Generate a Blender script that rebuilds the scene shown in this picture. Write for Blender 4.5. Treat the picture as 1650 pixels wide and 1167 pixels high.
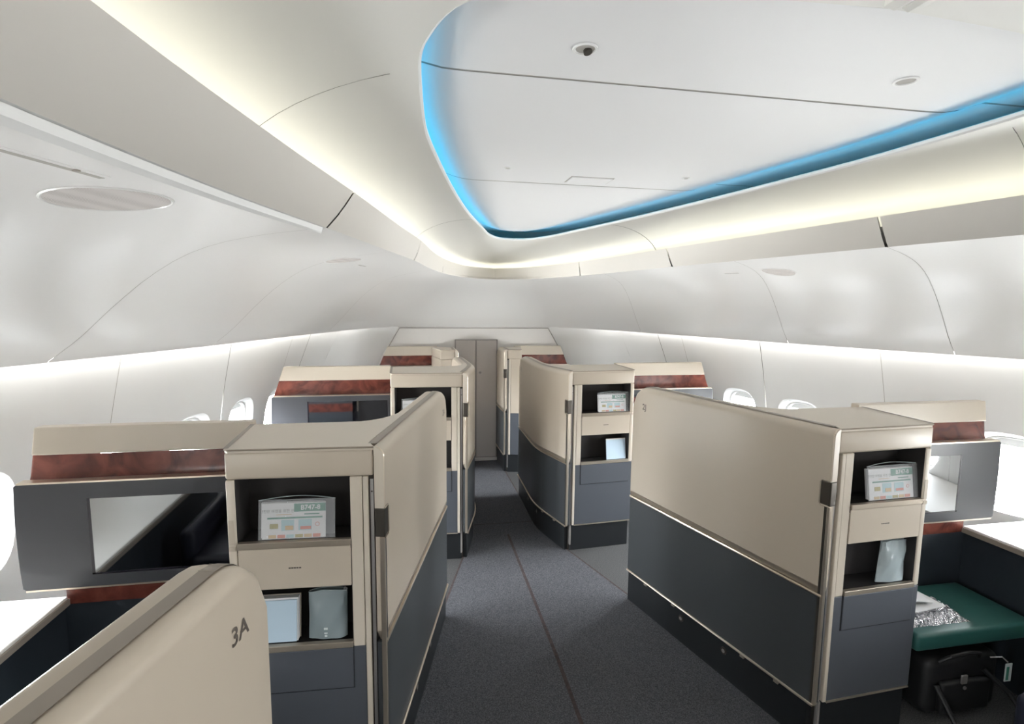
import bpy, bmesh, math, random
from mathutils import Vector, Matrix
from mathutils.bvhtree import BVHTree
random.seed(7)
for o in list(bpy.data.objects): bpy.data.objects.remove(o)
SC = bpy.context.scene
COL = SC.collection

# ------------------------------------------------------------------ camera
F_PX, YAW, PITCH, ROLL = 869.9575, 0.1857, -0.1154, 0.0094
CAM = Vector((-0.7331, 0.0, 1.7409)); PPX, PPY = -4.381, 11.234
cy_, sy_, cp_, sp_ = math.cos(YAW), math.sin(YAW), math.cos(PITCH), math.sin(PITCH)
CF = Vector((sy_*cp_, cy_*cp_, sp_)); CR0 = Vector((cy_, -sy_, 0)); CU0 = CR0.cross(CF)
CR = CR0*math.cos(ROLL) + CU0*math.sin(ROLL); CU = -CR0*math.sin(ROLL) + CU0*math.cos(ROLL)
cd = bpy.data.cameras.new('camera'); co = bpy.data.objects.new('camera', cd); COL.objects.link(co)
cd.sensor_fit = 'HORIZONTAL'; cd.sensor_width = 36.0; cd.lens = F_PX/1650*36
cd.shift_x = -PPX/1650; cd.shift_y = PPY/1650; cd.clip_start = 0.02
M = Matrix((CR, CU, -CF)).transposed().to_4x4(); M.translation = CAM
co.matrix_world = M
SC.camera = co
def ray(px, py):
    return (CF + CR*(px-825-PPX)/F_PX - CU*(py-583.5-PPY)/F_PX).normalized()

# ------------------------------------------------------------------ world, exposure and light levels
w = bpy.data.worlds.new('world'); SC.world = w; w.use_nodes = True
wn_ = w.node_tree; bg = wn_.nodes['Background']              # overcast daylight: bright sky above, darker apron below
tcw = wn_.nodes.new('ShaderNodeTexCoord'); sx = wn_.nodes.new('ShaderNodeSeparateXYZ'); mr = wn_.nodes.new('ShaderNodeMapRange'); mc = wn_.nodes.new('ShaderNodeMix'); mc.data_type = 'RGBA'
mr.interpolation_type = 'SMOOTHSTEP'; mr.inputs['From Min'].default_value = -.06; mr.inputs['From Max'].default_value = .10
wn_.links.new(tcw.outputs['Generated'], sx.inputs[0]); wn_.links.new(sx.outputs['Z'], mr.inputs['Value']); wn_.links.new(mr.outputs['Result'], mc.inputs['Factor'])
mc.inputs['A'].default_value = (.55,.55,.54,1); mc.inputs['B'].default_value = (.95,.975,1.0,1)
wn_.links.new(mc.outputs['Result'], bg.inputs['Color']); bg.inputs['Strength'].default_value = 105.0
SC.view_settings.view_transform = 'Standard'; SC.view_settings.look = 'None'
SC.view_settings.exposure = 0.12; SC.view_settings.gamma = 1.0; SC.view_settings.use_curve_mapping = False
COVE_POWER, WASH_POWER, BLUE_POWER = 5.0, 20.0, 5.6

# ------------------------------------------------------------------ materials
def mat(name, col, rough=.5, metal=0., spec=.5, bump=None, var=None, coat=0., emit=None, sheen=0., alpha=1., trans=0., ior=None):
    m = bpy.data.materials.new(name); m.use_nodes = True
    nt = m.node_tree; b = nt.nodes['Principled BSDF']
    b.inputs['Base Color'].default_value = (*col, 1); b.inputs['Roughness'].default_value = rough
    b.inputs['Metallic'].default_value = metal; b.inputs['Specular IOR Level'].default_value = spec
    b.inputs['Coat Weight'].default_value = coat; b.inputs['Coat Roughness'].default_value = .08
    b.inputs['Sheen Weight'].default_value = sheen; b.inputs['Alpha'].default_value = alpha
    b.inputs['Transmission Weight'].default_value = trans
    if ior: b.inputs['IOR'].default_value = ior
    if emit:
        b.inputs['Emission Color'].default_value = (*emit[0], 1); b.inputs['Emission Strength'].default_value = emit[1]
    tc = nt.nodes.new('ShaderNodeTexCoord')
    if var:                                   # (scale, colour2, detail, contrast lo, hi)
        n = nt.nodes.new('ShaderNodeTexNoise'); n.inputs['Scale'].default_value = var[0]; n.inputs['Detail'].default_value = var[2]
        r = nt.nodes.new('ShaderNodeValToRGB'); r.color_ramp.elements[0].position = var[3]; r.color_ramp.elements[1].position = var[4]
        r.color_ramp.elements[0].color = (*col, 1); r.color_ramp.elements[1].color = (*var[1], 1)
        nt.links.new(tc.outputs['Object'], n.inputs['Vector']); nt.links.new(n.outputs['Fac'], r.inputs['Fac'])
        nt.links.new(r.outputs['Color'], b.inputs['Base Color'])
        if len(var) > 5: n.inputs['Distortion'].default_value = var[5]
    if bump:                                  # (scale, strength, distance)
        n2 = nt.nodes.new('ShaderNodeTexNoise'); n2.inputs['Scale'].default_value = bump[0]; n2.inputs['Detail'].default_value = 4
        bm_ = nt.nodes.new('ShaderNodeBump'); bm_.inputs['Strength'].default_value = bump[1]; bm_.inputs['Distance'].default_value = bump[2]
        nt.links.new(tc.outputs['Object'], n2.inputs['Vector']); nt.links.new(n2.outputs['Fac'], bm_.inputs['Height'])
        nt.links.new(bm_.outputs['Normal'], b.inputs['Normal'])
    return m
MT = dict(
 white=mat('white_plastic', (.85,.84,.825), .30, bump=(600,.03,.001)),
 side=mat('sidewall_plastic', (.88,.88,.87), .45, bump=(600,.03,.001)),
 cove=mat('cove_plastic', (.80,.79,.75), .5),
 valance=mat('valance_plastic', (.78,.745,.695), .42),
 panel=mat('ceiling_plastic', (.85,.85,.855), .5),
 groove=mat('groove_grey', (.50,.48,.45), .8),
 back=mat('backing_grey', (.35,.34,.32), .9),
 cream=mat('cream_laminate', (.545,.472,.385), .38, bump=(900,.04,.0005)),
 cream2=mat('pale_cream_laminate', (.62,.55,.46), .36),
 taupe=mat('taupe_strip', (.31,.268,.225), .45),
 slate=mat('slate_laminate', (.054,.059,.064), .42, bump=(700,.05,.0005)),
 slateb=mat('slate_blue_laminate', (.082,.089,.104), .42, bump=(700,.05,.0005)),
 rail=mat('bronze_rail', (.40,.345,.28), .35, metal=.6),
 champagne=mat('champagne_metal', (.72,.63,.52), .28, metal=.85),
 silver=mat('brushed_silver', (.55,.53,.52), .35, metal=.8),
 bronze=mat('dark_bronze', (.09,.08,.068), .3, metal=.6),
 kick=mat('black_kick', (.014,.016,.018), .45),
 pocket=mat('pocket_lining', (.026,.023,.023), .8),
 burl=mat('burl_wood', (.070,.017,.014), .26, spec=.35, var=(9,(.20,.058,.038),8,.35,.72,1.5)),
 monitor=mat('monitor_grey', (.050,.052,.059), .34, spec=.36),
 screen=mat('screen_glass', (.34,.35,.36), .035, metal=1.0),
 bezel=mat('screen_bezel', (.006,.004,.012), .25),
 navy=mat('navy_panel', (.020,.026,.034), .5, bump=(500,.06,.0006)),
 seat=mat('navy_leather', (.022,.024,.040), .38, bump=(260,.15,.001)),
 green=mat('green_leather', (.028,.105,.095), .36, bump=(240,.12,.001)),
 carpet=mat('carpet', (.046,.047,.053), .95, spec=.15, bump=(900,.5,.003), var=(230,(.160,.162,.178),6,.35,.75)),
 carpet2=mat('suite_carpet', (.048,.048,.049), .95, spec=.15, bump=(700,.5,.003), var=(200,(.135,.135,.135),6,.35,.75)),
 carpet_seam=mat('carpet_seam', (.052,.044,.045), .95, spec=.1, var=(60,(.088,.066,.066),4,.3,.7)),
 door=mat('closet_door', (.62,.575,.545), .5, bump=(250,.12,.001)),
 doorframe=mat('door_frame_grey', (.36,.335,.315), .4, metal=.3),
 bulk=mat('bulkhead_cream', (.80,.775,.745), .5),
 ledge=mat('ledge_white', (.80,.77,.73), .4),
 led=mat('cove_led', (.9,.9,.85), .5, emit=((1.0,.985,.83), COVE_POWER)),
 wash=mat('sidewall_led', (.9,.9,.9), .5, emit=((1.0,.985,.95), WASH_POWER)),
 blue=mat('blue_led', (.1,.4,.9), .5, emit=((.0,.52,.88), BLUE_POWER)),
 paper=mat('white_paper', (.74,.74,.75), .6), tealprint=mat('teal_print', (.055,.23,.165), .55),
 bluepaper=mat('pale_blue_paper', (.50,.63,.74), .6), ink=mat('grey_ink', (.09,.08,.07), .6),
 darkpage=mat('dark_booklet', (.03,.028,.03), .35), yellowprint=mat('yellow_print', (.35,.30,.06), .6),
 skyprint=mat('sky_print', (.38,.56,.62), .6), redprint=mat('red_print', (.62,.18,.12), .6), tanprint=mat('tan_print', (.60,.40,.18), .6),
 sleeve=mat('clear_vinyl', (.85,.87,.9), .08, alpha=.16), pouch=mat('grey_blue_mesh', (.235,.285,.30), .42, bump=(500,.3,.001)),
 frost=mat('frosted_vinyl', (.52,.60,.62), .15, alpha=.62), foil=mat('crinkled_foil', (.75,.75,.80), .14, metal=1.0, bump=(70,1.0,.02)),
 black=mat('black_nylon', (.010,.010,.011), .55), led_green=mat('green_indicator', (0,.5,.05), .4, emit=((.02,1.0,.08), 3.0)),
 tagtxt=mat('seat_number_ink', (.12,.10,.085), .5), shade=mat('window_shade', (.62,.62,.61), .5), dot=mat('white_mark', (.7,.75,.75), .5))

pm = bpy.data.materials.new('window_glass'); pm.use_nodes = True; nt = pm.node_tree; nt.nodes.clear()
ou = nt.nodes.new('ShaderNodeOutputMaterial'); tb = nt.nodes.new('ShaderNodeBsdfTransparent'); tb.inputs[0].default_value = (.93,.95,.96,1)
gb = nt.nodes.new('ShaderNodeBsdfGlossy'); gb.inputs['Roughness'].default_value = .02; mx = nt.nodes.new('ShaderNodeMixShader')
mx.inputs[0].default_value = .05; nt.links.new(tb.outputs[0],mx.inputs[1]); nt.links.new(gb.outputs[0],mx.inputs[2]); nt.links.new(mx.outputs[0],ou.inputs[0])
MT['pane'] = pm
sm_ = MT['shade']; nt = sm_.node_tree; b_ = nt.nodes['Principled BSDF']; tl = nt.nodes.new('ShaderNodeBsdfTranslucent'); tl.inputs[0].default_value = (.0045,.0045,.0045,1)
ad = nt.nodes.new('ShaderNodeAddShader'); nt.links.new(b_.outputs[0],ad.inputs[0]); nt.links.new(tl.outputs[0],ad.inputs[1]); nt.links.new(ad.outputs[0],nt.nodes['Material Output'].inputs['Surface'])
# ------------------------------------------------------------------ helpers
class MB:
    def __init__(s): s.v = []; s.f = []
    def add(s, vs, fs):
        n = len(s.v); s.v += [tuple(v) for v in vs]; s.f += [tuple(i+n for i in f) for f in fs]; return s
    def hexa(s, p):          # 8 points: bottom 4, top 4
        return s.add(p, [(0,3,2,1),(4,5,6,7),(0,1,5,4),(1,2,6,5),(2,3,7,6),(3,0,4,7)])
    def prism(s, poly, fn0, fn1):   # poly of 2-tuples, two mapping functions
        n = len(poly); a = [fn0(q) for q in poly]; b = [fn1(q) for q in poly]
        return s.add(a+b, [tuple(range(n-1,-1,-1)), tuple(range(n,2*n))] + [(i,(i+1)%n,(i+1)%n+n,i+n) for i in range(n)])
    def grid(s, rows, closed=False):
        m = len(rows[0]); vs = [p for r in rows for p in r]; fs = []
        for i in range(len(rows)-1):
            for j in range(m if closed else m-1):
                k = (j+1) % m; fs.append((i*m+j, i*m+k, (i+1)*m+k, (i+1)*m+j))
        return s.add(vs, fs)
    def tube(s, pts, r, n=8, cap=True):
        pts = [Vector(p) for p in pts]; rows = []
        for i, p in enumerate(pts):
            t = (pts[min(i+1,len(pts)-1)] - pts[max(i-1,0)]).normalized()
            up = Vector((0,0,1)) if abs(t.z) < .9 else Vector((1,0,0))
            a = t.cross(up).normalized(); b = a.cross(t)
            rr = r[i] if isinstance(r, (list, tuple)) else r
            rows.append([p + a*rr*math.cos(2*math.pi*k/n) + b*rr*math.sin(2*math.pi*k/n) for k in range(n)])
        k0 = len(s.v); s.grid(rows, True)
        if cap:
            s.f.append(tuple(k0+i for i in range(n))); e = k0+(len(rows)-1)*n; s.f.append(tuple(e+i for i in range(n-1,-1,-1)))
        return s
    def build(s, name, m, parent=None, bevel=0., seg=2, smooth=False, recalc=True):
        me = bpy.data.meshes.new(name); bm = bmesh.new()
        vs = [bm.verts.new(v) for v in s.v]
        for f in s.f:
            try: bm.faces.new([vs[i] for i in f])
            except ValueError: pass
        if recalc: bmesh.ops.recalc_face_normals(bm, faces=bm.faces)
        if bevel: bmesh.ops.bevel(bm, geom=bm.edges[:], offset=bevel, segments=seg, profile=.5, affect='EDGES', clamp_overlap=True)
        if smooth:
            for f in bm.faces: f.smooth = True
        bm.to_mesh(me); bm.free()
        me.materials.append(MT[m] if isinstance(m, str) else m)
        if smooth: me.set_sharp_from_angle(angle=math.radians(35))
        return link(name, me, parent)
def link(name, me, parent=None):
    o = bpy.data.objects.new(name, me); COL.objects.link(o)
    if parent is not None:
        o.parent = parent; o.matrix_parent_inverse = parent.matrix_world.inverted()
    return o
def tag(o, label, cat, group=None):
    o['label'] = label; o['category'] = cat
    if group: o['group'] = group
    return o
def thing(name, loc, label, cat, group=None):
    o = bpy.data.objects.new(name, None); COL.objects.link(o); o.empty_display_size = .05
    o.location = loc; o.matrix_world = Matrix.Translation(loc)
    return tag(o, label, cat, group)
def struct(o): o['kind'] = 'structure'; return o
def text_mesh(s, name, origin, xd, yd, size, m, parent, align='CENTER', shear=0., depth=.0006, bold=0.):
    cu = bpy.data.curves.new(name, 'FONT'); cu.body = s; cu.size = size; cu.align_x = align; cu.align_y = 'CENTER'
    cu.shear = shear; cu.extrude = 0; cu.offset = bold; cu.resolution_u = 3
    t = bpy.data.objects.new(name+'_tmp', cu); COL.objects.link(t)
    dg = bpy.context.evaluated_depsgraph_get(); me = bpy.data.meshes.new_from_object(t.evaluated_get(dg)); bpy.data.objects.remove(t); bpy.data.curves.remove(cu)
    xd = Vector(xd).normalized(); yd = Vector(yd).normalized(); zd = xd.cross(yd)
    origin = Vector(origin) + zd*depth
    for v in me.vertices: v.co = origin + xd*v.co.x + yd*v.co.y + zd*v.co.z
    me.materials.clear(); me.materials.append(MT[m])
    return link(name, me, parent)
def pchip(xs, ys, x):
    n = len(xs); h = [xs[i+1]-xs[i] for i in range(n-1)]; d = [(ys[i+1]-ys[i])/h[i] for i in range(n-1)]
    def sl(i):
        if i == 0: return d[0]
        if i == n-1: return d[-1]
        if d[i-1]*d[i] <= 0: return 0.
        w1 = 2*h[i]+h[i-1]; w2 = h[i]+2*h[i-1]; return (w1+w2)/(w1/d[i-1]+w2/d[i])
    i = 0
    while i < n-2 and x > xs[i+1]: i += 1
    t = (x-xs[i])/h[i]; m0, m1 = sl(i)*h[i], sl(i+1)*h[i]
    return (2*t**3-3*t*t+1)*ys[i] + (t**3-2*t*t+t)*m0 + (-2*t**3+3*t*t)*ys[i+1] + (t**3-t*t)*m1

# ------------------------------------------------------------------ cabin shape (right half, mirrored)
ROWS = [  # light line (x,y), valance bottom (x,y), valance top (x,y)
 ((2.85,-2.5),(1.33,-2.5),(1.20,-2.5)), ((2.72,-.6),(1.30,-.6),(1.17,-.6)), ((2.52,.70),(1.20,.55),(1.09,.50)),
 ((2.33,1.60),(1.095,1.18),(.985,1.15)), ((2.09,2.35),(.965,1.70),(.882,1.66)), ((1.83,3.12),(.82,2.30),(.762,2.30)),
 ((1.62,3.95),(.700,2.80),(.662,2.80)), ((1.42,4.65),(.580,3.45),(.560,3.45)), ((1.20,5.35),(.43,4.00),(.425,4.02)),
 ((.80,5.93),(.215,4.42),(.22,4.50)), ((0,5.93),(0,4.55),(0,4.66))]
US = list(range(len(ROWS)))
def curve(k, u):            # u in [-10,10]; negative = left side, 10 = nose centre -> use u' = 10-|t|
    return pchip(US, [r[k][0] for r in ROWS], u), pchip(US, [r[k][1] for r in ROWS], u)
ZL, ZB, ZU, ZR, ZP = 1.515, 1.966, 2.064, 2.20, 2.255
PROF = [(0,ZB),(.15,1.957),(.30,1.938),(.42,1.905),(.55,1.84),(.70,1.735),(.87,1.60),(1,ZL)]
def pz(s): return pchip([a for a,b in PROF], [b for a,b in PROF], s)
def ceilpt(u, s, side, off=0.):
    (lx,ly),(bx,by) = curve(0,u), curve(1,u)
    x = bx+(lx-bx)*s; y = by+(ly-by)*s; z = pz(s)
    return Vector((side*x, y, z+off))
RIM = [(0,.765),(.28,.785),(.52,.825),(.637,.875),(.688,.975),(.708,1.10),(.690,1.45),(.615,1.92),(.445,2.72),(.30,3.25),(.195,3.60),(.10,3.76),(0,3.80)]
def rimpt(q, off=0.):       # q 0..12 along half rim (near -> nose), off = outward offset
    xs = [r[0] for r in RIM]; ys = [r[1] for r in RIM]; I = list(range(len(RIM)))
    x, y = pchip(I, xs, q), pchip(I, ys, q)
    if off:
        e = .02; a = max(0,q-e); b = min(12,q+e)
        tx, ty = pchip(I,xs,b)-pchip(I,xs,a), pchip(I,ys,b)-pchip(I,ys,a); L = math.hypot(tx,ty) or 1
        x, y = x+off*ty/L, y-off*tx/L
    return max(x,0) if q in (0,12) else x, y

# floor
fl = MB().hexa([(-3.1,-2.6,-.05),(3.1,-2.6,-.05),(3.1,6.1,-.05),(-3.1,6.1,-.05),(-3.1,-2.6,0),(3.1,-2.6,0),(3.1,6.1,0),(-3.1,6.1,0)]).build('floor','carpet2')
struct(fl)
AISLE = [(1.32,-2.6),(1.30,-.1),(.852,1.70),(.575,2.88),(.385,3.545),(.262,4.0),(.262,5.9)]
ais = MB().prism([(x,y) for x,y in AISLE]+[(-x,y) for x,y in AISLE[::-1]], lambda q:(q[0],q[1],.0005), lambda q:(q[0],q[1],.0025)).build('aisle_carpet','carpet',fl)
def strip(pts, wd, name, m, z=.0035):
    mb = MB(); rows = []
    for i,(x,y) in enumerate(pts):
        a = Vector(pts[max(i-1,0)]); b = Vector(pts[min(i+1,len(pts)-1)]); t = (b-a).normalized(); n = Vector((-t.y,t.x))*wd/2
        rows.append([(x-n.x,y-n.y,z),(x+n.x,y+n.y,z)])
    return mb.grid(rows).build(name, m, fl)
for s in (1,-1): strip([(s*x,y) for x,y in AISLE], .012, 'carpet_seam', 'carpet_seam')
strip([(-.12,-1.0),(-.062,1.3),(-.022,2.4),(.002,3.9)], .018, 'carpet_seam', 'carpet_seam')
strip([(-.26,4.12),(.26,4.12)], .010, 'carpet_seam', 'carpet_seam')

# curved ceiling panels between light line and valance
ceiling = struct(MB().hexa([(-1.5,-2.62,2.44),(1.5,-2.62,2.44),(1.5,6.1,2.44),(-1.5,6.1,2.44),(-1.5,-2.62,2.48),(1.5,-2.62,2.48),(1.5,6.1,2.48),(-1.5,6.1,2.48)]).build('ceiling','back'))
SV = [0,.06,.12,.18,.24,.3,.36,.42,.48,.54,.6,.66,.72,.78,.84,.9,.96,1.0]
def ceil_panel(u0, u1, side, n):
    rows = []
    for i in range(n+1):
        u = u0+(u1-u0)*i/n; r = [ceilpt(u,s,side) for s in SV]
        (lx,ly),(bx,by) = curve(0,u), curve(1,u); dx, dy = lx-bx, ly-by; L = math.hypot(dx,dy); dx, dy = dx/L, dy/L
        p = r[-1]                                 # rounded lip that hides the wash light
        for ox, oz in ((.006,-.006),(.014,-.006),(.018,.004)): r.append(Vector((p.x+side*dx*ox, p.y+dy*ox, p.z+oz)))
        rows.append(r)
    mb = MB().grid(rows); return mb.build('ceiling_panel', 'white', ceiling, smooth=True)
G = .0018
for s in (1,-1):
    for a,b,n in ((0,4,16),(4,5.15,8),(5.15,7.1,12)): ceil_panel(a+(G if a else 0), b-G, s, n)
# nose piece spans both sides
rows = []
for i in range(-24,25):
    u = 10 - abs(i)/24*(10-7.1-G); sd = 1 if i >= 0 else -1
    r = [ceilpt(u,s,sd) for s in SV]
    p = r[-1]; (lx,ly),(bx,by) = curve(0,u), curve(1,u); L = math.hypot(lx-bx,ly-by); dx, dy = (lx-bx)/L, (ly-by)/L
    for ox, oz in ((.006,-.006),(.014,-.006),(.018,.004)): r.append(Vector((p.x+sd*dx*ox, p.y+dy*ox, p.z+oz)))
    rows.append(r)
MB().grid(rows).build('ceiling_panel','white',ceiling,smooth=True)
rows = [[ceilpt(10-abs(i)/6, s, 1 if i >= 0 else -1, .012) for s in SV] for i in range(-60,61)]
bk = MB().grid(rows).build('ceiling_backing','groove',ceiling,smooth=True)
CEIL_BVH = BVHTree.FromObject(bk, bpy.context.evaluated_depsgraph_get())
# outer backing that closes the gap above the wash light
def outward(k,u,side,o,z):
    (lx,ly),(bx,by) = curve(0,u), curve(1,u); L = math.hypot(lx-bx,ly-by); dx, dy = (lx-bx)/L, (ly-by)/L
    x,y = curve(k,u); return Vector((side*(x+dx*o), y+dy*o, z))
rows = [[outward(0,u,sd,o,z) for o,z in ((-.06,1.60),(.10,1.60),(.10,1.50))] for u,sd in [(10-abs(i)/4,1 if i>=0 else -1) for i in range(-40,41)]]
MB().grid(rows).build('wash_trough','side',ceiling)
for s in (1,-1):
    rows = [[outward(0,u,s,o,1.556) for o in (.018,.050)] for u in [i/3 for i in range(0,26)]]
    MB().grid(rows).build('wash_light','wash',ceiling)

# valance panels
def lean(u):
    (bx,by),(ux,uy) = curve(1,u), curve(2,u)
    if u > 8.5: return 0.
    return max(0., bx-ux)/(ZU-ZB)
def val_rows(u0,u1,n,sd):
    R_ = []
    for i in range(n+1):
        u = u0+(u1-u0)*i/n; bx,by = curve(1,u); ux,uy = curve(2,u)
        lo = Vector((sd*bx,by,ZB)); hi = Vector((sd*ux,uy,ZU)); o1 = outward(2,u,sd,.012,ZU-.002)
        r = [lo+Vector((0,0,.004))+(outward(1,u,sd,.012,ZB)-lo)]
        for t in (0,.15,.4,.7,.9,1): r.append(lo.lerp(hi,t)+Vector((0,0,-.006*math.sin(math.pi*t))))
        r.append(o1); r.append(outward(2,u,sd,.016+lean(u)*.06,ZU-.05)); R_.append(r)
    return R_
for s in (1,-1):
    for a,b,n in ((0,4,18),(4,6,10),(6,7.6,8)):
        MB().grid(val_rows(a+(.009 if a else 0),b-.009,n,s)).build('valance_panel','valance',ceiling,smooth=True)
R_ = val_rows(7.606,10,14,-1)+val_rows(10,7.606,14,1)[1:]
MB().grid(R_).build('valance_panel','valance',ceiling,smooth=True)
rows = []
for i in range(-60,61):
    u = 10-abs(i)/6; sd = 1 if i>=0 else -1
    rows.append([outward(1,u,sd,.02,ZB+.014), outward(2,u,sd,.018+lean(u)*.035,ZU-.03)])
MB().grid(rows).build('valance_backing','groove',ceiling)
# narrow white bin trim below the rear valance
for s in (-1,):
    rows = []
    for i in range(25):
        u = 3.97*i/24; wd = .030*(1-u/3.97)**.7+.003
        a = outward(1,u,s,.004,0); rows.append([ceilpt_ + Vector((0,0,dz)) for ceilpt_,dz in ((outward(1,u,s,.006,ZB),-.001),(outward(1,u,s,.010,ZB),-.014),(outward(1,u,s,.010+wd,ZB-.005),-.014),(outward(1,u,s,.016+wd,ZB-.006),-.001))])
    MB().grid(rows).build('bin_trim','side',ceiling)

# light cove: trough, strip light and cove panels up to the rim
def cove_row(t, sd, m=12):    # t along 0..1 from near (u at y~-2.5) to nose
    u = 10*t
    ux,uy = curve(2,u)
    st = outward(2,u,sd,.115+lean(u)*.06,ZU-.045)
    # matching rim point: by y where possible
    q = RMAP(u); rx,ry = rimpt(q) if q >= 5 else (None,None)
    if rx is None:
        rx, ry = (.708 if u < 2.95 else rimpt(5)[0]), uy
        rx = min(rx,.708)
    pts = []
    for i in range(m+1):
        f = i/m; ca = 1-math.cos(f*math.pi/2); sa = math.sin(f*math.pi/2)
        pts.append(Vector((sd*(abs(st.x)+(rx-abs(st.x))*ca), st.y+(ry-st.y)*ca, st.z+(ZR-st.z)*sa)))
    return pts
RM = [(0,2.0),(2.85,4.9),(3.1,5.0),(4,6.42),(5,7.55),(6,8.2),(7,9.05),(8,9.9),(9,10.9),(10,12)]
def RMAP(u): return pchip([a for a,b in RM],[b for a,b in RM],u)
USEAM = 3.25
for s in (1,-1):
    MB().grid([cove_row(t,s) for t in [USEAM/10*i/14 for i in range(14)]+[USEAM/10-.0002]]).build('cove_panel','cove',ceiling,smooth=True)
    MB().grid([cove_row(USEAM/10+.0002+(.62-USEAM/10-.0004)*i/14,s) for i in range(15)]).build('cove_panel','cove',ceiling,smooth=True)
MB().grid([cove_row(.6208+(1-.6208)*i/20,-1) for i in range(21)]+[cove_row(.6208+(1-.6208)*i/20,1) for i in range(19,-1,-1)]).build('cove_panel','cove',ceiling,smooth=True)
rows = []
for i in range(-60,61):
    u = 10-abs(i)/6; sd = 1 if i>=0 else -1
    k = lean(u)*.06; rows.append([outward(2,u,sd,.016+k,ZU-.052),outward(2,u,sd,.125+k,ZU-.052),outward(2,u,sd,.135+k,ZU+.10),outward(2,u,sd,.10+k,ZU+.36)])
MB().grid(rows).build('cove_trough','groove',ceiling)
rows = []
for i in range(-40,41):
    u = 10-abs(i)/4; sd = 1 if i>=0 else -1
    k = lean(u)*.06; rows.append([outward(2,u,sd,.020+k,ZU-.048),outward(2,u,sd,.048+k,ZU-.048)])
MB().grid(rows).build('cove_light','led',ceiling)
# rear flat ceiling in front of the opening and rim
for s in (1,-1):
    rows = [[(s*.004,rimpt(0)[1]-.0,ZR),(s*.004,-2.5,ZR)]]
    for i in range(1,21):
        q = 5*i/20; x,y = rimpt(q); rows.append([(s*x,y,ZR),(s*max(x,.004)*1.0,-2.5,ZR)])
    MB().grid(rows).build('ceiling_rear_panel','cove',ceiling)
for s in (1,-1): MB().prism([(.002,ZR+.004),(.03,ZR-.001),(.03,ZR-.010),(.012,ZR-.014),(.002,ZR-.010)], lambda q:(s*q[0],.745,q[1]), lambda q:(s*q[0],-2.5,q[1])).build('ceiling_ridge','cove',ceiling)
rows = []
for i in range(-72,73):
    q = 12-abs(i)/6; sd = 1 if i>=0 else -1
    r = []
    for o,z in ((.0,ZR),(-.006,ZR+.004),(-.006,ZR+.012),(.0,ZR+.016),(.012,ZR+.016)):
        x,y = rimpt(q,o); r.append((sd*max(x,0),y,z))
    rows.append(r)
MB().grid(rows).build('cove_rim','side',ceiling,smooth=True)
# recess behind the rim with the blue strip
rows = []
for i in range(-72,73):
    q = 12-abs(i)/6; sd = 1 if i>=0 else -1; r = []
    for o,z in ((.012,ZR+.016),(.016,ZR+.005),(.25,ZR+.005),(.26,ZP+.125)):
        x,y = rimpt(q,o); r.append((sd*max(x,0),y,z))
    rows.append(r)
MB().grid(rows).build('recess_lining','back',ceiling)
rows = []
for s in (1,-1):
    rows = []
    for i in range(0,49):
        q = 4.2+7.8*i/48; r = []
        for o in (.030,.055):
            x,y = rimpt(q,o); r.append((s*max(x,0),y,ZR+.008))
        rows.append(r)
    MB().grid(rows).build('blue_strip_light','blue',ceiling)
RD = [rimpt(12*i/150) for i in range(151)]
def rim_in(x,y):              # distance inside the rim (negative outside)
    x = abs(x); best = 9.; sg = 1
    for (ax,ay),(bx_,by_) in zip(RD,RD[1:]):
        dx,dy = bx_-ax,by_-ay; L2 = dx*dx+dy*dy or 1e-9; t = max(0,min(1,((x-ax)*dx+(y-ay)*dy)/L2))
        ex,ey = x-ax-t*dx,y-ay-t*dy; d2 = ex*ex+ey*ey
        if d2 < best: best = d2; sg = 1 if dx*ey-dy*ex > 0 else -1
    return sg*math.sqrt(best)
def panel_z(x,y):
    d = rim_in(x,y); k = max(0,min(1,(y-.80)/.14)); k = k*k*(3-2*k)
    return ZP + (0 if d > .08 else min(.035,.011*((.08-d)/.08)**2))*k
def panel_grid(y0,y1,n,off=0.):
    rows = []
    for i in range(n+1):
        y = y0+(y1-y0)*i/n; xm = pchip([.4,1.1,1.5,2,2.7,3.3,3.6,4.0],[.80,.80,.78,.69,.535,.37,.28,.16],y)+.19
        rows.append([(xm*f,y,panel_z(xm*f,y)+off) for f in PF])
    return rows
PF = sorted([math.sin(math.pi/2*(k/26)) for k in range(-26,27)])
for y0,y1,n in ((.5,1.2455,16),(1.2545,2.2705,20),(2.2795,4.06,38)):
    MB().grid(panel_grid(y0,y1,n)).build('ceiling_panel','panel',ceiling,smooth=True)
for yj in (1.25,2.275): MB().grid(panel_grid(yj-.02,yj+.02,2,.0015)).build('panel_joint','groove',ceiling,smooth=True)
MB().hexa([(-1,.4,ZP+.125),(1,.4,ZP+.125),(1,4.1,ZP+.125),(-1,4.1,ZP+.125),(-1,.4,ZP+.14),(1,.4,ZP+.14),(1,4.1,ZP+.14),(-1,4.1,ZP+.14)]).build('panel_backing','groove',ceiling)

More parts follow.
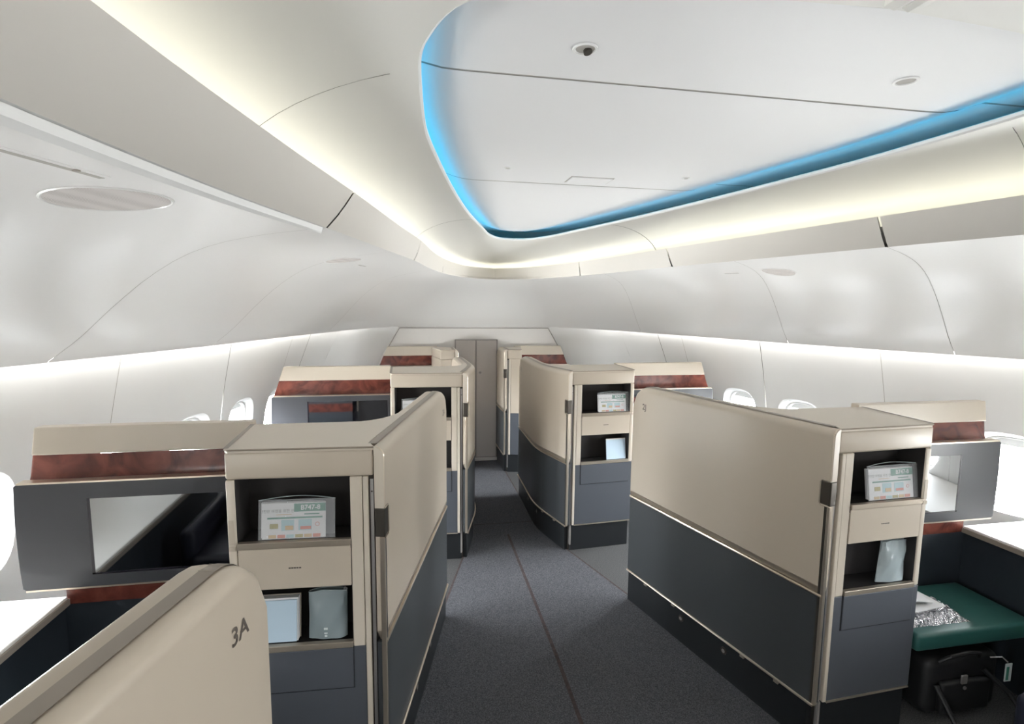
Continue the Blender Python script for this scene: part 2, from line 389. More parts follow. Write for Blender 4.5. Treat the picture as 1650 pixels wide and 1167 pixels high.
# ------------------------------------------------------------------ side walls and windows
LY = []; 
for i in range(0,181):
    u = i/20; x,y = curve(0,u); LY.append((y,x))
def xl(y):
    for (a,xa),(b,xb) in zip(LY,LY[1:]):
        if y <= b: return xa+(xb-xa)*(y-a)/(b-a)
    return LY[-1][1]
def kk(y): return pchip([-3,2.3,3.34,3.9,5.0,6.2],[.09,.085,.07,.095,.17,.235],y)
def hh(d): return pchip([0,.2,.385,.8,1.2,1.6],[0,.55,1,1.6,1.7,1.5],d)
def wallx(y,z): return xl(y)+pchip([-3,5.2,5.6,5.94],[.06,.06,.035,.004],min(y,5.94))+kk(y)*hh(max(0,1.54-z))
WZ, WA, WB = .90, .172, .215
def sellipse(k,n,a,b,p=3.2):
    t = 2*math.pi*k/n; c, s_ = math.cos(t), math.sin(t)
    r = (abs(c)**p+abs(s_)**p)**(-1/p); return a*r*c, b*r*s_
NW = 48
nwin = 0
WPITCH = .535
SEAMS = [5.942,4.6075,3.5375,1.3975,-.7425,-2.5]
WINS = [2.2+WPITCH*k for k in range(-8,6)]
for s,nm in ((1,'wall_right'),(-1,'wall_left')):
    ysb = [-2.6+i*.2 for i in range(44)]; mbw = MB()
    mbw.grid([[(s*(wallx(y,z)+.10),y,z) for z in (1.62,1.4,1.13)] for y in ysb]); mbw.grid([[(s*(wallx(y,z)+.10),y,z) for z in (.67,.4,0,-.05)] for y in ysb])
    for ym in SEAMS+[5.74,6.0]:
        hw_ = .05 if ym < 5.5 else .13
        mbw.grid([[(s*(wallx(yy,z)+.02),yy,z) for z in (1.62,1.4,1.14,1.0,.8,.66,.3)] for yy in (ym-hw_,ym,ym+hw_)])
    wall = struct(mbw.build(nm,'back'))
    MB().grid([[(s*(wallx(y,1.62)+.10),y,1.62),(s*1.5,y,2.45)] for y in ysb]).build('fuselage_skin','back',wall)
    # panels
    for y1,y0 in zip(SEAMS,SEAMS[1:]):
        wl = [c_ for c_ in WINS if c_-WPITCH/2 > y0-.01 and c_+WPITCH/2 < y1+.01]
        cells = [(c_-WPITCH/2,c_+WPITCH/2) for c_ in wl]
        if y1 > 5: cells.append((cells[-1][1],y1))
        if y0 < -2: cells.insert(0,(y0,cells[0][0]))
        mb = MB()
        for ci,(a,b) in enumerate(cells):
            a2 = a+(.003 if ci==0 else 0); b2 = b-(.003 if ci==len(cells)-1 else 0)
            if any(abs((a+b)/2-c_) < .01 for c_ in WINS):
                cyw = (a+b)/2; zlo, zhi = .30, 1.545
                rowsr = []
                for f in (0,.3,.6,.85,1.0):
                    r = []
                    for k in range(NW):
                        ex,ez = sellipse(k,NW,WA,WB); t = 2*math.pi*k/NW
                        c,sn = math.cos(t),math.sin(t)
                        hw = (b2-a2)/2; up = zhi-WZ; dn = WZ-zlo; v = up if sn>=0 else dn
                        m_ = max(abs(c)/hw*.35, abs(sn)/v*.35) if False else max(abs(ex)/WA,abs(ez)/WB)
                        gx, gz = ex/WA/m_*hw, ez/WB/m_*v
                        yy = (a2+b2)/2+gx+(cyw+ex-((a2+b2)/2+gx))*f; zz = WZ+gz+(ez-gz)*f
                        r.append((s*wallx(yy,zz),yy,zz))
                    rowsr.append(r)
                mb.grid(rowsr,True)
                nwin += 1
                # window: flared frame, inner ring, shade, pane
                def ringpts(sa,sb,dep): return [(s*(wallx(cyw+ex,WZ+ez)+dep),cyw+ex,WZ+ez) for ex,ez in [sellipse(k,NW,sa,sb) for k in range(NW)]]
                wn = MB().grid([ringpts(WA,WB,0),ringpts(WA-.006,WB-.006,.006),ringpts(WA-.016,WB-.016,.016),ringpts(WA-.024,WB-.024,.040)],True).build('window_%d'%nwin,'side',None,smooth=True)
                struct(wn)
                MB().grid([ringpts(WA-.024,WB-.024,.040),ringpts(WA-.027,WB-.027,.036),ringpts(WA-.034,WB-.034,.040),ringpts(WA-.037,WB-.037,.070)],True).build('window_frame','side',wn,smooth=True)
                pp = ringpts(WA-.036,WB-.036,.068)
                closed = -.2 < cyw < 1.7 and not (s > 0 and 1.0 < cyw < 1.3)  # shades added over unseen near windows to cut light on the near ceiling
                MB().add(pp,[tuple(range(NW))]).build('pane','shade' if closed else 'pane',wn,recalc=False)
                if not closed:
                    la = bpy.data.lights.new('window_portal','AREA'); la.shape = 'RECTANGLE'; la.size = .34; la.size_y = .44; la.cycles.is_portal = True
                    lo = bpy.data.objects.new('window_portal',la); COL.objects.link(lo); lo.parent = wn
                    lo.matrix_world = Matrix.Translation((s*(wallx(cyw,WZ)+.10),cyw,WZ)) @ Vector((-s,0,0)).to_track_quat('-Z','Y').to_matrix().to_4x4()
                sh = []
                for zz in (WZ+WB-.036,WZ+WB-.075):
                    sh.append([(s*(wallx(cyw+e,zz)+.060),cyw+e,zz) for e in (-.135,-.07,0,.07,.135)])
                MB().grid(sh).build('window_shade','shade',wn)
            else:
                mb.grid([[(s*wallx(a2+(b2-a2)*i/6,z),a2+(b2-a2)*i/6,z) for z in (1.545,1.4,1.2,1.0,.8,.6,.3)] for i in range(7)])
        mb.build('sidewall_panel','side',wall,smooth=True)
    for yj in (2.74,4.32):
        MB().grid([[(s*(wallx(yy,z)-.0012),yy,z) for z in (1.53,1.4,1.3,1.2,1.13)] for yy in (yj-.0015,yj+.0015)]).build('panel_joint','groove',wall)

# rear partition behind the camera
struct(MB().hexa([(-3.2,-2.62,0),(3.2,-2.62,0),(3.2,-2.56,0),(-3.2,-2.56,0),(-3.2,-2.62,2.48),(3.2,-2.62,2.48),(3.2,-2.56,2.48),(-3.2,-2.56,2.48)]).build('wall_rear','bulk'))
# front bulkhead with closet door
bz = [1.512,1.4,1.3,1.2,1.1,.9,.7,.4,.1]; bw = [(wallx(5.935,z)+.03,z) for z in bz]; bw = bw+[(-x,z) for x,z in bw[::-1]]
wf = struct(MB().prism(bw, lambda q:(q[0],5.935,q[1]), lambda q:(q[0],5.975,q[1])).build('wall_front','bulk'))
sl = [(wallx(5.93,z)-.008,5.931,z) for z in (1.1,1.2,1.3,1.4,1.5)]; MB().tube(sl+[(-x,y,z) for x,y,z in sl[::-1]],.004).build('edge_seal','doorframe',wf)
MB().hexa([(-2.2,5.99,0),(2.2,5.99,0),(2.2,6.02,0),(-2.2,6.02,0),(-2.2,5.99,2.48),(2.2,5.99,2.48),(2.2,6.02,2.48),(-2.2,6.02,2.48)]).build('bulkhead_core','bulk',wf)
def bxw(x0,x1,y0,y1,z0,z1): return [(x0,y0,z0),(x1,y0,z0),(x1,y1,z0),(x0,y1,z0),(x0,y0,z1),(x1,y0,z1),(x1,y1,z1),(x0,y1,z1)]
dr = struct(MB().hexa(bxw(-.23,.245,5.925,5.936,.02,1.375)).build('door_1','doorframe',None,bevel=.003))
MB().hexa(bxw(-.222,-.004,5.917,5.926,.045,1.365)).build('door_leaf','door',dr,bevel=.003)
MB().hexa(bxw(.008,.232,5.917,5.926,.045,1.365)).build('door_leaf','door',dr,bevel=.003)
def disc(mb,c,ax,r,th,n=20):
    ax = Vector(ax).normalized(); u = ax.orthogonal().normalized(); v = ax.cross(u); c = Vector(c)
    a = [c+u*r*math.cos(2*math.pi*k/n)+v*r*math.sin(2*math.pi*k/n) for k in range(n)]
    return mb.add(a+[p+ax*th for p in a],[tuple(range(n-1,-1,-1)),tuple(range(n,2*n))]+[(i,(i+1)%n,(i+1)%n+n,i+n) for i in range(n)])
lk = disc(MB(),(.048,5.917,1.008),(0,-1,0),.020,.004).build('latch','silver',dr)
disc(MB(),(.048,5.913,1.008),(0,-1,0),.011,.003).build('latch_knob','doorframe',lk)
MB().hexa(bxw(-.022,-.012,5.912,5.918,.985,1.03)).build('door_pull','doorframe',dr)
MB().hexa(bxw(-.26,.275,5.90,5.936,0.003,.035)).build('threshold','bulk',dr,bevel=.004)

# ------------------------------------------------------------------ suite shells
ZT, ZH, ZK, ZW = 1.30, 1.2025, .191, .642
PH0, DL = .234, -.182
def mirror(s): return lambda v: (s*v[0], v[1], v[2])
class Unit:
    def __init__(S, side, P, ph, w, bend=None, L=1.205):
        S.s = side; S.P = Vector(P); S.ph = ph; S.w = w
        S.d = Vector((-math.sin(ph),math.cos(ph))); S.n = Vector((math.cos(ph+DL),math.sin(ph+DL))); S.e = Vector((-S.n.y,S.n.x))
        S.L = L
        pts = []
        if bend:
            b0, end = bend; K = S.P+S.d*b0; d2 = (Vector(end)-K).normalized(); l2 = (Vector(end)-K).length
            r = .16
            pts += [S.P+S.d*(b0-r)*i/4 for i in range(4)]
            a, c = K-S.d*r, K+d2*r
            pts += [a*(1-t)**2+K*2*t*(1-t)+c*t*t for t in [i/6 for i in range(7)]]
            pts += [c+(Vector(end)-c)*i/12 for i in range(1,13)]
        else:
            pts = [S.P+S.d*L*i/8 for i in range(7)]+[S.P+S.d*(L*.75+L*.25*i/12) for i in range(1,13)]
        S.path = pts; S.bl = [0.]
        for a,b in zip(pts,pts[1:]): S.bl.append(S.bl[-1]+(b-a).length)
        S.L = S.bl[-1]; S.nr = []
        for i in range(len(pts)):
            t = (pts[min(i+1,len(pts)-1)]-pts[max(i-1,0)]).normalized(); S.nr.append(Vector((-t.y,t.x)))   # towards the aisle (right side: -x)
    def A(S,a,e,z):                       # face coordinates
        v = S.P+S.n*a+S.e*e; return (S.s*v.x, v.y, z)
    def box(S,mb,a0,a1,e0,e1,z0,z1):
        return mb.hexa([S.A(a0,e0,z0),S.A(a1,e0,z0),S.A(a1,e1,z0),S.A(a0,e1,z0),S.A(a0,e0,z1),S.A(a1,e0,z1),S.A(a1,e1,z1),S.A(a0,e1,z1)])
    def W(S,b,out,z):                     # wall coordinates
        b = max(-.1,min(b,S.L+.1)); i = 0
        while i < len(S.bl)-2 and b > S.bl[i+1]: i += 1
        t = (b-S.bl[i])/(S.bl[i+1]-S.bl[i]); v = S.path[i].lerp(S.path[i+1],t); tt = max(0,min(1,t)); n = S.nr[i].lerp(S.nr[i+1],tt)
        v = v+n*out; return (S.s*v.x,v.y,z)
    def wbox(S,mb,b0,b1,o0,o1,z0,z1):
        return mb.hexa([S.W(b0,o0,z0),S.W(b1,o0,z0),S.W(b1,o1,z0),S.W(b0,o1,z0),S.W(b0,o0,z1),S.W(b1,o0,z1),S.W(b1,o1,z1),S.W(b0,o1,z1)])
    def sweep(S,mb,prof,b0=0,b1=None,drop=None,caps=True):
        b1 = S.L if b1 is None else b1
        bs = [b0]+[b for b in S.bl if b0+1e-4 < b < b1-1e-4]+[b1]
        rows = [[S.W(b,o,z-(drop(b)*max(0,(z-1.0)/.3) if drop else 0)) for o,z in prof] for b in bs]
        k0 = len(mb.v); mb.grid(rows,True); n = len(prof)
        if caps:
            mb.f.append(tuple(k0+i for i in range(n))); e = k0+(len(rows)-1)*n; mb.f.append(tuple(e+i for i in range(n)))
        return mb
    def dirw(S,b):
        p0 = Vector(S.W(b-.02,0,0)); p1 = Vector(S.W(b+.02,0,0)); return (p1-p0).normalized()

def arc(cx,cz,r,a0,a1,n=5): return [(cx+r*math.cos(math.radians(a0+(a1-a0)*i/n)),cz+r*math.sin(math.radians(a0+(a1-a0)*i/n))) for i in range(n+1)]
def make_shell(name,label,side,P,ph,w,seatno=None,bend=None,back=None,depth=.36,cabinet=True,L=1.205,group=None):
    u = Unit(side,P,ph,w,bend,L); root = thing(name,u.A(.2,.1,0),label,'suite shell',group); s = side
    Lw = u.L; RC = .10
    def drop(b):
        t = (b-(Lw-RC))/RC; return 0 if t <= 0 else RC*(1-math.sqrt(max(0,1-t*t)))
    # ---- aisle wall
    prof = [(.030,.678)]+arc(0,1.268,.030,0,90,6)+[(-.030,1.298)]+arc(-.052,1.276,.022,90,180,5)+[(-.074,.678)]
    leaf = [(.030,.678)]+arc(0,1.268,.030,0,90,6)+[(.001,1.268),(.001,.678)]
    up = u.sweep(MB(),prof,b0=.045,drop=drop).build('wall_panel','cream',root,smooth=True)
    u.sweep(MB(),leaf,b0=0,b1=.0455).build('door_leaf_edge','cream',root,smooth=True)
    u.sweep(MB(),[(.030,ZK+.004),(.030,.640),(.001,.640),(.001,ZK+.004)],b0=0,b1=.0455).build('door_leaf_edge','slate',root)
    bs = [.03]+[b for b in u.bl if .035<b<Lw-.02]+[Lw-.02]
    MB().grid([[u.W(b,o,1.300-drop(b)*.99+.0006) for o in (.000,-.028)] for b in bs]).build('top_strip','taupe',up,smooth=True)
    for b in (.06,Lw-.075,Lw-.105):
        MB().grid([[u.W(bb,o,1.3003-drop(bb)*.99+.0012) for o in (.001,-.029)] for bb in (b,b+.003)]).build('strip_seam','rail',up)
    # waist rail, bright line, lower panel, trim, kick
    u.sweep(MB(),[(.012,.650),(.026,.652),(.030,.664),(.031,.676),(.024,.679),(.0,.679)]).build('waist_rail','rail',root,smooth=True)
    u.sweep(MB(),[(.020,.640),(.034,.640),(.035,.645),(.033,.650),(.020,.650)]).build('waist_line','champagne',root)
    lp = u.sweep(MB(),[(.030,ZK+.004),(.030,.640),(-.074,.640),(-.074,ZK+.004)],b0=.045).build('lower_panel','slate',root)
    pts = [u.W(b,.034,ZK) for b in [0]+u.bl[1:]]+[u.W(Lw,.018,ZK+.004)]
    tr = MB().tube(pts,.0055,8).build('bottom_trim','champagne',root,smooth=True)
    for b in (.16,.34,.80,1.03):
        if b < Lw: u.wbox(MB(),b,b+.022,.022,.030,ZK-.022,ZK-.004).build('trim_clip','champagne',tr)
    kb = u.sweep(MB(),[(.022,0),(.022,ZK-.001),(-.05,ZK-.001),(-.05,0)],b0=.03).build('kick_base','kick',root)
    for b in (.46,.75):
        if b < Lw:
            c = u.W(b,.022,ZK-.058); dv = Vector(u.W(b,.1,0))-Vector(u.W(b,0,0))
            fl_ = disc(MB(),c,dv,.017,.004).build('floor_light','bronze',kb); disc(MB(),Vector(c)+dv.normalized()*.004,dv,.009,.0015).build('floor_lens','doorframe',fl_)
    # forward end: latch
    lt = u.wbox(MB(),Lw-.002,Lw+.007,-.022,.022,1.005,1.105).build('door_latch','bronze',root,bevel=.003)
    u.wbox(MB(),Lw+.005,Lw+.012,-.012,.020,1.012,1.050).build('latch_hook','champagne',lt,bevel=.003)
    # rear end cap, handle
    cap = [(0.001,1.098),(.031,1.098)]+arc(0,1.268,.031,0,90,6)+[(0.001,1.268)]
    MB().prism(cap, lambda q:u.W(-.006,q[0],q[1]), lambda q:u.W(.004,q[0],q[1])).build('edge_cap','champagne' if False else 'cream2',root,bevel=.0015)
    MB().tube([u.W(-.001,.030,1.098),u.W(-.001,.031,1.268)]+[u.W(-.001,o,z) for o,z in arc(0,1.268,.031,0,80,6)],.0028,6).build('edge_line','champagne',root)
    hd = u.wbox(MB(),-.008,.004,.002,.034,1.004,1.098).build('door_handle','bronze',root,bevel=.003)
    u.wbox(MB(),.0,.034,.029,.0335,1.006,1.096).build('handle_plate','bronze',hd,bevel=.003)
    fr = [u.W(-.004,.034,1.002),u.W(.030,.034,1.002),u.W(.036,.034,1.010),u.W(.036,.034,1.092),u.W(.030,.034,1.100),u.W(-.004,.034,1.100)]
    MB().tube(fr,.0028,6).build('handle_frame','rail',hd)
    u.wbox(MB(),-.006,.006,.016,.032,ZK,1.002).build('edge_strip','champagne',root,bevel=.002)
    u.wbox(MB(),.006,.016,.028,.0315,ZK+.01,1.0).build('edge_dark_strip','bronze',root)  # narrow dark bronze strip beside the champagne edge strip
    if seatno:
        xd = u.dirw(Lw-.1); 
        if s > 0: xd = -xd
        text_mesh(seatno,'seat_number',u.W(Lw-.092 if s<0 else Lw-.10,.0302,1.188),xd,(0,0,1),.046,'tagtxt',root,shear=.0,bold=.0008)
    if not cabinet: return root,u
    # ---- cabinet
    D = depth; a1 = w
    u.box(MB(),.001,a1,-.001,D,ZH,ZT-.009).build('header','cream',root,bevel=.010,seg=3,smooth=True)
    if back: bx, by, ox, oy = back
    # counter top, with a fillet to the wall
    inner = lambda b: u.P+u.d*b-Vector((math.cos(ph),math.sin(ph)))*(-.03)
    tp = []
    A2 = lambda a,e: (u.P+u.n*a+u.e*e)
    tp += [A2(.0,-.002), A2(a1-.012,-.002), A2(a1,.010)]
    if back:
        tp += [Vector((bx-.004,by))]
        q0 = Vector((u.P.x+.085,by)); iw = Vector(u.W(.62 if not bend else .62,-.05,0)[:2]); iw.x *= s
        mid = Vector(u.W(.42,-.05,0)[:2]); mid.x *= s
        q0 = Vector((mid.x+.12,by))
        tp += [q0*(1-t)**2+mid*2*t*(1-t)+iw*t*t for t in [i/8 for i in range(9)]]
        iw2 = Vector(u.W(.62,-.030,0)[:2]); iw2.x *= s; tp += [iw2]
        for b in (.45,.3,.15,.05):
            v = Vector(u.W(b,-.030,0)[:2]); v.x *= s; tp.append(v)
    else:
        tp += [A2(a1,D),A2(.0,D)]
    MB().prism([(v.x,v.y) for v in tp], lambda q:(s*q[0],q[1],ZT-.012), lambda q:(s*q[0],q[1],ZT)).build('counter_top','cream2',root)
    if back:
        c0 = A2(a1-.002,0.006); c1 = Vector((bx-.003,by))
        MB().grid([[(s*(p.x-.010),p.y,ZT+.0012),(s*(p.x+.006),p.y,ZT+.0012)] for p in (c0,c1)]).build('counter_seam','taupe',root)
    MB().tube([u.A(.0,-.004,ZT-.002),u.A(a1-.01,-.004,ZT-.002),u.A(a1-.001,.006,ZT-.002)],.003,6).build('counter_edge','rail',root)
    return root,u

def cabinet_front(root,u,D=.36):
    a1 = u.w; O0,O1 = .076, a1-.027
    bd = u.box(MB(),.037,a1,.125,D,ZK,ZH).build('cabinet_body','pocket',root)
    lpost = u.box(MB(),O1,a1,0,D,.632,ZH).build('cabinet_side','cream2',root,bevel=.006,seg=3,smooth=True)
    u.box(MB(),O1+.006,a1-.004,-.002,.001,.995,1.075).build('control_panel','cream',lpost,bevel=.001)
    u.box(MB(),O1+.004,a1-.003,-.004,.0,.975,.990).build('control_button','cream',lpost,bevel=.001)
    u.box(MB(),.038,O0,0,.125,.630,ZH).build('post','cream2',root,bevel=.003)
    u.box(MB(),.019,.036,-.003,.02,ZK,ZH).build('edge_strip','cream2',root,bevel=.003)
    u.box(MB(),.0,.020,.018,.03,.01,ZH).build('door_channel','bronze',root)
    ls = u.box(MB(),.004,.014,.008,.019,.05,ZH-.012).build('latch_strip','silver',root)
    disc(MB(),u.A(.009,.008,1.150),Vector(u.A(0,-1,0))-Vector(u.A(0,0,0)),.003,.001,10).build('screw','bronze',ls)
    for z0,z1 in ((.998,ZH),(.650,.842)):
        u.box(MB(),O0,O1,.118,.126,z0,z1).build('pocket_back','pocket',root)
    u.box(MB(),O0,O1,.0,.125,.968,.992).build('pocket_floor','pocket',root)
    u.box(MB(),O0,O1,.0,.125,.62,.640).build('pocket_floor','pocket',root)
    u.box(MB(),O0,O0+.002,.004,.12,.640,ZH).build('pocket_side','pocket',root); u.box(MB(),O1-.002,O1,.004,.12,.640,ZH).build('pocket_side','pocket',root)
    u.box(MB(),O0+.001,O1-.001,-.007,.012,.979,1.000).build('shelf_lip','rail',root,bevel=.002)
    df = u.box(MB(),O0+.002,O1-.002,-.003,.02,.843,.978).build('drawer_front','cream',root,bevel=.002)
    u.box(MB(),O0+.001,O1-.001,-.007,.012,.631,.651).build('shelf_lip','rail',root,bevel=.002)
    # small illegible print on the drawer
    xm = (O0+O1)/2+ (.0 if u.s>0 else .003)
    for k in range(5):
        a = xm-.020+k*.008; u.box(MB(),a,a+.0062,-.0036,-.002,.910,.914).build('drawer_print','ink',df)
    u.box(MB(),.036,a1,0,.125,ZK+.002,.630).build('lower_front','slateb',root,bevel=.003)
    u.box(MB(),O0-.0015,O1+.001,-.0012,.002,.4855,.6305).build('flap_gap','kick',root)
    u.box(MB(),O0+.002,O1,-.004,.002,.489,.629).build('lower_flap','slateb',root,bevel=.002)
    u.box(MB(),O1,a1,.1,D,ZK,.632).build('lower_side','slateb',root)
    u.box(MB(),.036,a1-.004,-.004,.01,ZK-.004,ZK+.002).build('base_trim','champagne',root)
    u.box(MB(),.010,a1-.012,.012,D,0,ZK-.004).build('kick_front','kick',root)
    u.box(MB(),.006,.016,.004,.016,.045,ZK).build('floor_post','doorframe',root)

def back_panel(root,s,by,x0,xt,xm,xb,zt=1.306,zw=1.2065,z2=1.085):
    # cream band, burl band, lower burl, navy panel (x0 inner, xt/xm outer edge at top / wood bottom)
    xw = xt+(xm-xt)*(zt-zw)/(zt-1.114)
    def pl(mb,zb,xbo,zt_,xto,y0,y1,x_in=x0):
        return mb.hexa([(s*x_in,y0,zb),(s*xbo,y0,zb),(s*xbo,y1,zb),(s*x_in,y1,zb),(s*x_in,y0,zt_),(s*xto,y0,zt_),(s*xto,y1,zt_),(s*x_in,y1,zt_)])
    pl(MB(),zw,xw,zt,xt,by-.001,by+.045).build('back_panel','cream2',root,bevel=.004)
    # concave burl moulding
    rows = []
    for i in range(9):
        f = i/8; z = zw-.0005-(zw-z2)*f; xo = xw+(xm-xw)*(zw-z)/(zw-1.114); yy = by+.004-(.019*max(0,(f-.55)/.45)**2)
        rows.append([(s*x0,yy,z),(s*(xo-.01),yy,z),(s*xo,yy+.005,z),(s*xo,by+.04,z)])
    MB().grid(rows).build('burl_band','burl',root,smooth=True)
    pl(MB(),.735,xm,z2,xm,by+.012,by+.04).build('back_core','navy',root)
    pl(MB(),.650,xb,.738,xb,by-.004,by+.04).build('burl_strip','burl',root,bevel=.002)
    pl(MB(),.02,xb+.07,.650,xb+.07,by,by+.04).build('foot_panel','navy',root)

def monitor(s,by,xin,xout,zt,zb,sx0,sx1,sz0,sz1,label):
    y0 = by-.058; y1 = by-.018
    root = thing('monitor',(s*(xin+xout)/2,y1,(zt+zb)/2),label,'monitor','seat monitors')
    poly = [(xin,zb),(xout-.012,zb)]+[(xout-.012+.012*math.cos(a)+.006*math.sin(math.pi*(i/12)),zb+.008+(zt-zb-.016)*i/12) for i,a in [(i,0) for i in range(13)]]+[(xout-.012,zt),(xin,zt)]
    MB().prism(poly,lambda q:(s*q[0],y0,q[1]),lambda q:(s*q[0],y1,q[1])).build('housing','monitor',root,bevel=.002)
    MB().hexa([(s*xin,y0-.001,zt-.002),(s*(xout-.01),y0-.001,zt-.002),(s*(xout-.01),y1,zt-.002),(s*xin,y1,zt-.002),(s*xin,y0-.001,zt+.004),(s*(xout-.01),y0-.001,zt+.004),(s*(xout-.01),y1,zt+.004),(s*xin,y1,zt+.004)]).build('top_edge','champagne',root)
    MB().hexa([(s*xin,y0-.001,zb-.004),(s*(xout-.01),y0-.001,zb-.004),(s*(xout-.01),y1,zb-.004),(s*xin,y1,zb-.004),(s*xin,y0-.001,zb+.002),(s*(xout-.01),y0-.001,zb+.002),(s*(xout-.01),y1,zb+.002),(s*xin,y1,zb+.002)]).build('bottom_edge','champagne',root)
    sc = MB().hexa([(s*sx0,y0-.0012,sz0),(s*sx1,y0-.0012,sz0),(s*sx1,y0,sz0),(s*sx0,y0,sz0),(s*sx0,y0-.0012,sz1),(s*sx1,y0-.0012,sz1),(s*sx1,y0,sz1),(s*sx0,y0,sz1)]).build('screen','screen',root)
    for a,b,c,d in ((sx1-.001,sx1+.008,sz0-.004,sz1+.001),(sx0,sx1+.008,sz0-.005,sz0+.001)):
        MB().hexa([(s*a,y0-.002,c),(s*b,y0-.002,c),(s*b,y0,c),(s*a,y0,c),(s*a,y0-.002,d),(s*b,y0-.002,d),(s*b,y0,d),(s*a,y0,d)]).build('screen_bezel','bezel',sc)
    MB().hexa([(s*(xin+.05),y1,zb+.08),(s*(xin+.3),y1,zb+.08),(s*(xin+.3),by+.0115,zb+.08),(s*(xin+.05),by+.0115,zb+.08),(s*(xin+.05),y1,zt-.06),(s*(xin+.3),y1,zt-.06),(s*(xin+.3),by+.0115,zt-.06),(s*(xin+.05),by+.0115,zt-.06)]).build('mount','bezel',root)
    return root

UN = {}
r,u = make_shell('suite_shell','cream suite wall marked 3A with taupe strip along its top edge',-1,(1.307,-.149),PH0,.447,'3A',depth=.36)
cabinet_front(r,u); UN['3A'] = u
B0 = (1.3046,2.093,2.03,2.12)
for s,no,lab in ((-1,'2A','cream and slate suite shell marked 2A with pouch and blue folder in pockets'),(1,'2J','cream and slate suite shell marked 2J beside the green ottoman')):
    r,u = make_shell('suite_shell',lab,s,(.8444,1.7112),PH0,.447,no,back=B0)
    cabinet_front(r,u); back_panel(r,s,2.115,1.305,2.018,2.049,1.962); UN[no] = u
B1 = (.858,3.965,1.6,3.965)
for s,no,lab in ((-1,'1A','cream and slate suite shell standing between suite 2A and the bulkhead console'),(1,'1J','cream and slate suite shell marked 1J with bent aisle wall ahead of 2J')):
    r,u = make_shell('suite_shell',lab,s,(.3789,3.5539),.256,.475,no,bend=(.46,(.285,4.77)),back=B1)
    cabinet_front(r,u); back_panel(r,s,3.975,.862,1.592,1.659,1.60); UN[no] = u
# consoles at the front bulkhead
for s,lab in ((-1,'narrow cream end console against the bulkhead ahead of suite 1A'),(1,'narrow cream end console against the bulkhead ahead of suite 1J')):
    r,u = make_shell('end_console',lab,s,(.2686,5.4496),.01+.0,.150,None,depth=.42,L=.46)
    r['category'] = 'console'
    D = .42
    u.box(MB(),.037,.150,0,D,.632,ZH).build('console_body','cream',r,bevel=.004); u.box(MB(),.037,.150,0,D,ZK,.632).build('console_lower','slateb',r)
    u.box(MB(),.019,.036,-.003,.02,ZK,ZH).build('edge_strip','cream2',r); u.box(MB(),.0,.02,.018,.03,.02,ZH).build('door_channel','bronze',r)
    u.box(MB(),.004,.014,.008,.019,.05,ZH-.012).build('latch_strip','silver',r)
    u.box(MB(),.010,.148,.012,D,0,ZK-.004).build('kick_front','kick',r)
    back_panel(r,s,5.865,.425,.952,1.030,1.0)
monitor(-1,2.115,1.322,2.062,1.121,.737,1.352,1.834,.788,1.061,'grey wall monitor panel between the 2A cabinet and the cabin window')
monitor(1,2.115,1.322,2.062,1.121,.737,1.352,1.834,.788,1.061,'grey wall monitor panel above the green ottoman, reflecting a bright window')
monitor(-1,3.975,.868,1.668,1.104,.737,.885,1.424,.788,1.064,'grey wall monitor panel below burl band beyond the 2A counter')
monitor(1,3.975,.868,1.668,1.104,.737,.885,1.424,.788,1.064,'grey wall monitor panel peeking above the 2J suite wall')
for s in (-1,1):
    m_ = monitor(s,5.865,.450,1.05,1.098,.737,.5,.90,.788,1.06,'grey monitor panel below the burl band at the bulkhead console %s' % ('ahead of suite 1A' if s<0 else 'ahead of suite 1J'))

# ------------------------------------------------------------------ window ledges
for s,lab in ((-1,'white window ledge with navy side panel beside the 3A suite wall'),(1,'white window ledge with navy side panel above the green ottoman')):
    r = thing('window_ledge',(s*2.05,1.2,0),lab,'ledge')
    ys = [2.108,1.8,1.4,1.0,.6,.3]; xi = lambda y: 1.955+.02*(2.1-y)
    MB().prism([(xi(y),y) for y in ys]+[(wallx(y,.68)-.004,y) for y in ys[::-1]],lambda q:(s*q[0],q[1],.658),lambda q:(s*q[0],q[1],.684)).build('ledge_top','ledge',r,bevel=.006)
    MB().prism([(xi(y)-.006,y) for y in ys]+[(xi(y)+.004,y) for y in ys[::-1]],lambda q:(s*q[0],q[1],.650),lambda q:(s*q[0],q[1],.674)).build('ledge_edge','taupe',r,bevel=.003)
    MB().prism([(xi(y)+.012,y) for y in ys]+[(xi(y)+.05,y) for y in ys[::-1]],lambda q:(s*q[0],q[1],.004),lambda q:(s*q[0],q[1],.656)).build('side_panel','navy',r)
    if s > 0: disc(MB(),(xi(1.70)+.012,1.70,.335),(-1,0,0),.0045,.003,12).build('indicator_light','led_green',r)

# ------------------------------------------------------------------ ottomans
def ottoman(s,label):
    r = thing('ottoman',(s*1.6,1.9,0),label,'ottoman','foot ottomans')
    x0,x1,y0,y1 = 1.325,1.935,1.742,2.100
    rows = []; 
    mb = MB(); n = 14
    def top(fx,fy): return .398+.012*math.sin(math.pi*fx)*math.sin(math.pi*fy)
    MB().hexa(bxw(min(s*x0,s*x1),max(s*x0,s*x1),y0,y1,.325,.402)).build('cushion','green',r,bevel=.018,seg=4,smooth=True)
    MB().tube([(s*(x0+.02),y0+.004,.388),(s*(x1-.02),y0+.004,.388)],.003,6).build('piping','green',r)
    MB().hexa(bxw(min(s*x0,s*x1)+.02,max(s*x0,s*x1)-.02,y0+.20,y1-.005,.004,.325)).build('base','navy',r)
    MB().hexa(bxw(min(s*x0,s*x1),max(s*x0,s*x1),y0+.165,y0+.20,.004,.06)).build('foot_rail','kick',r,bevel=.004)
    return r
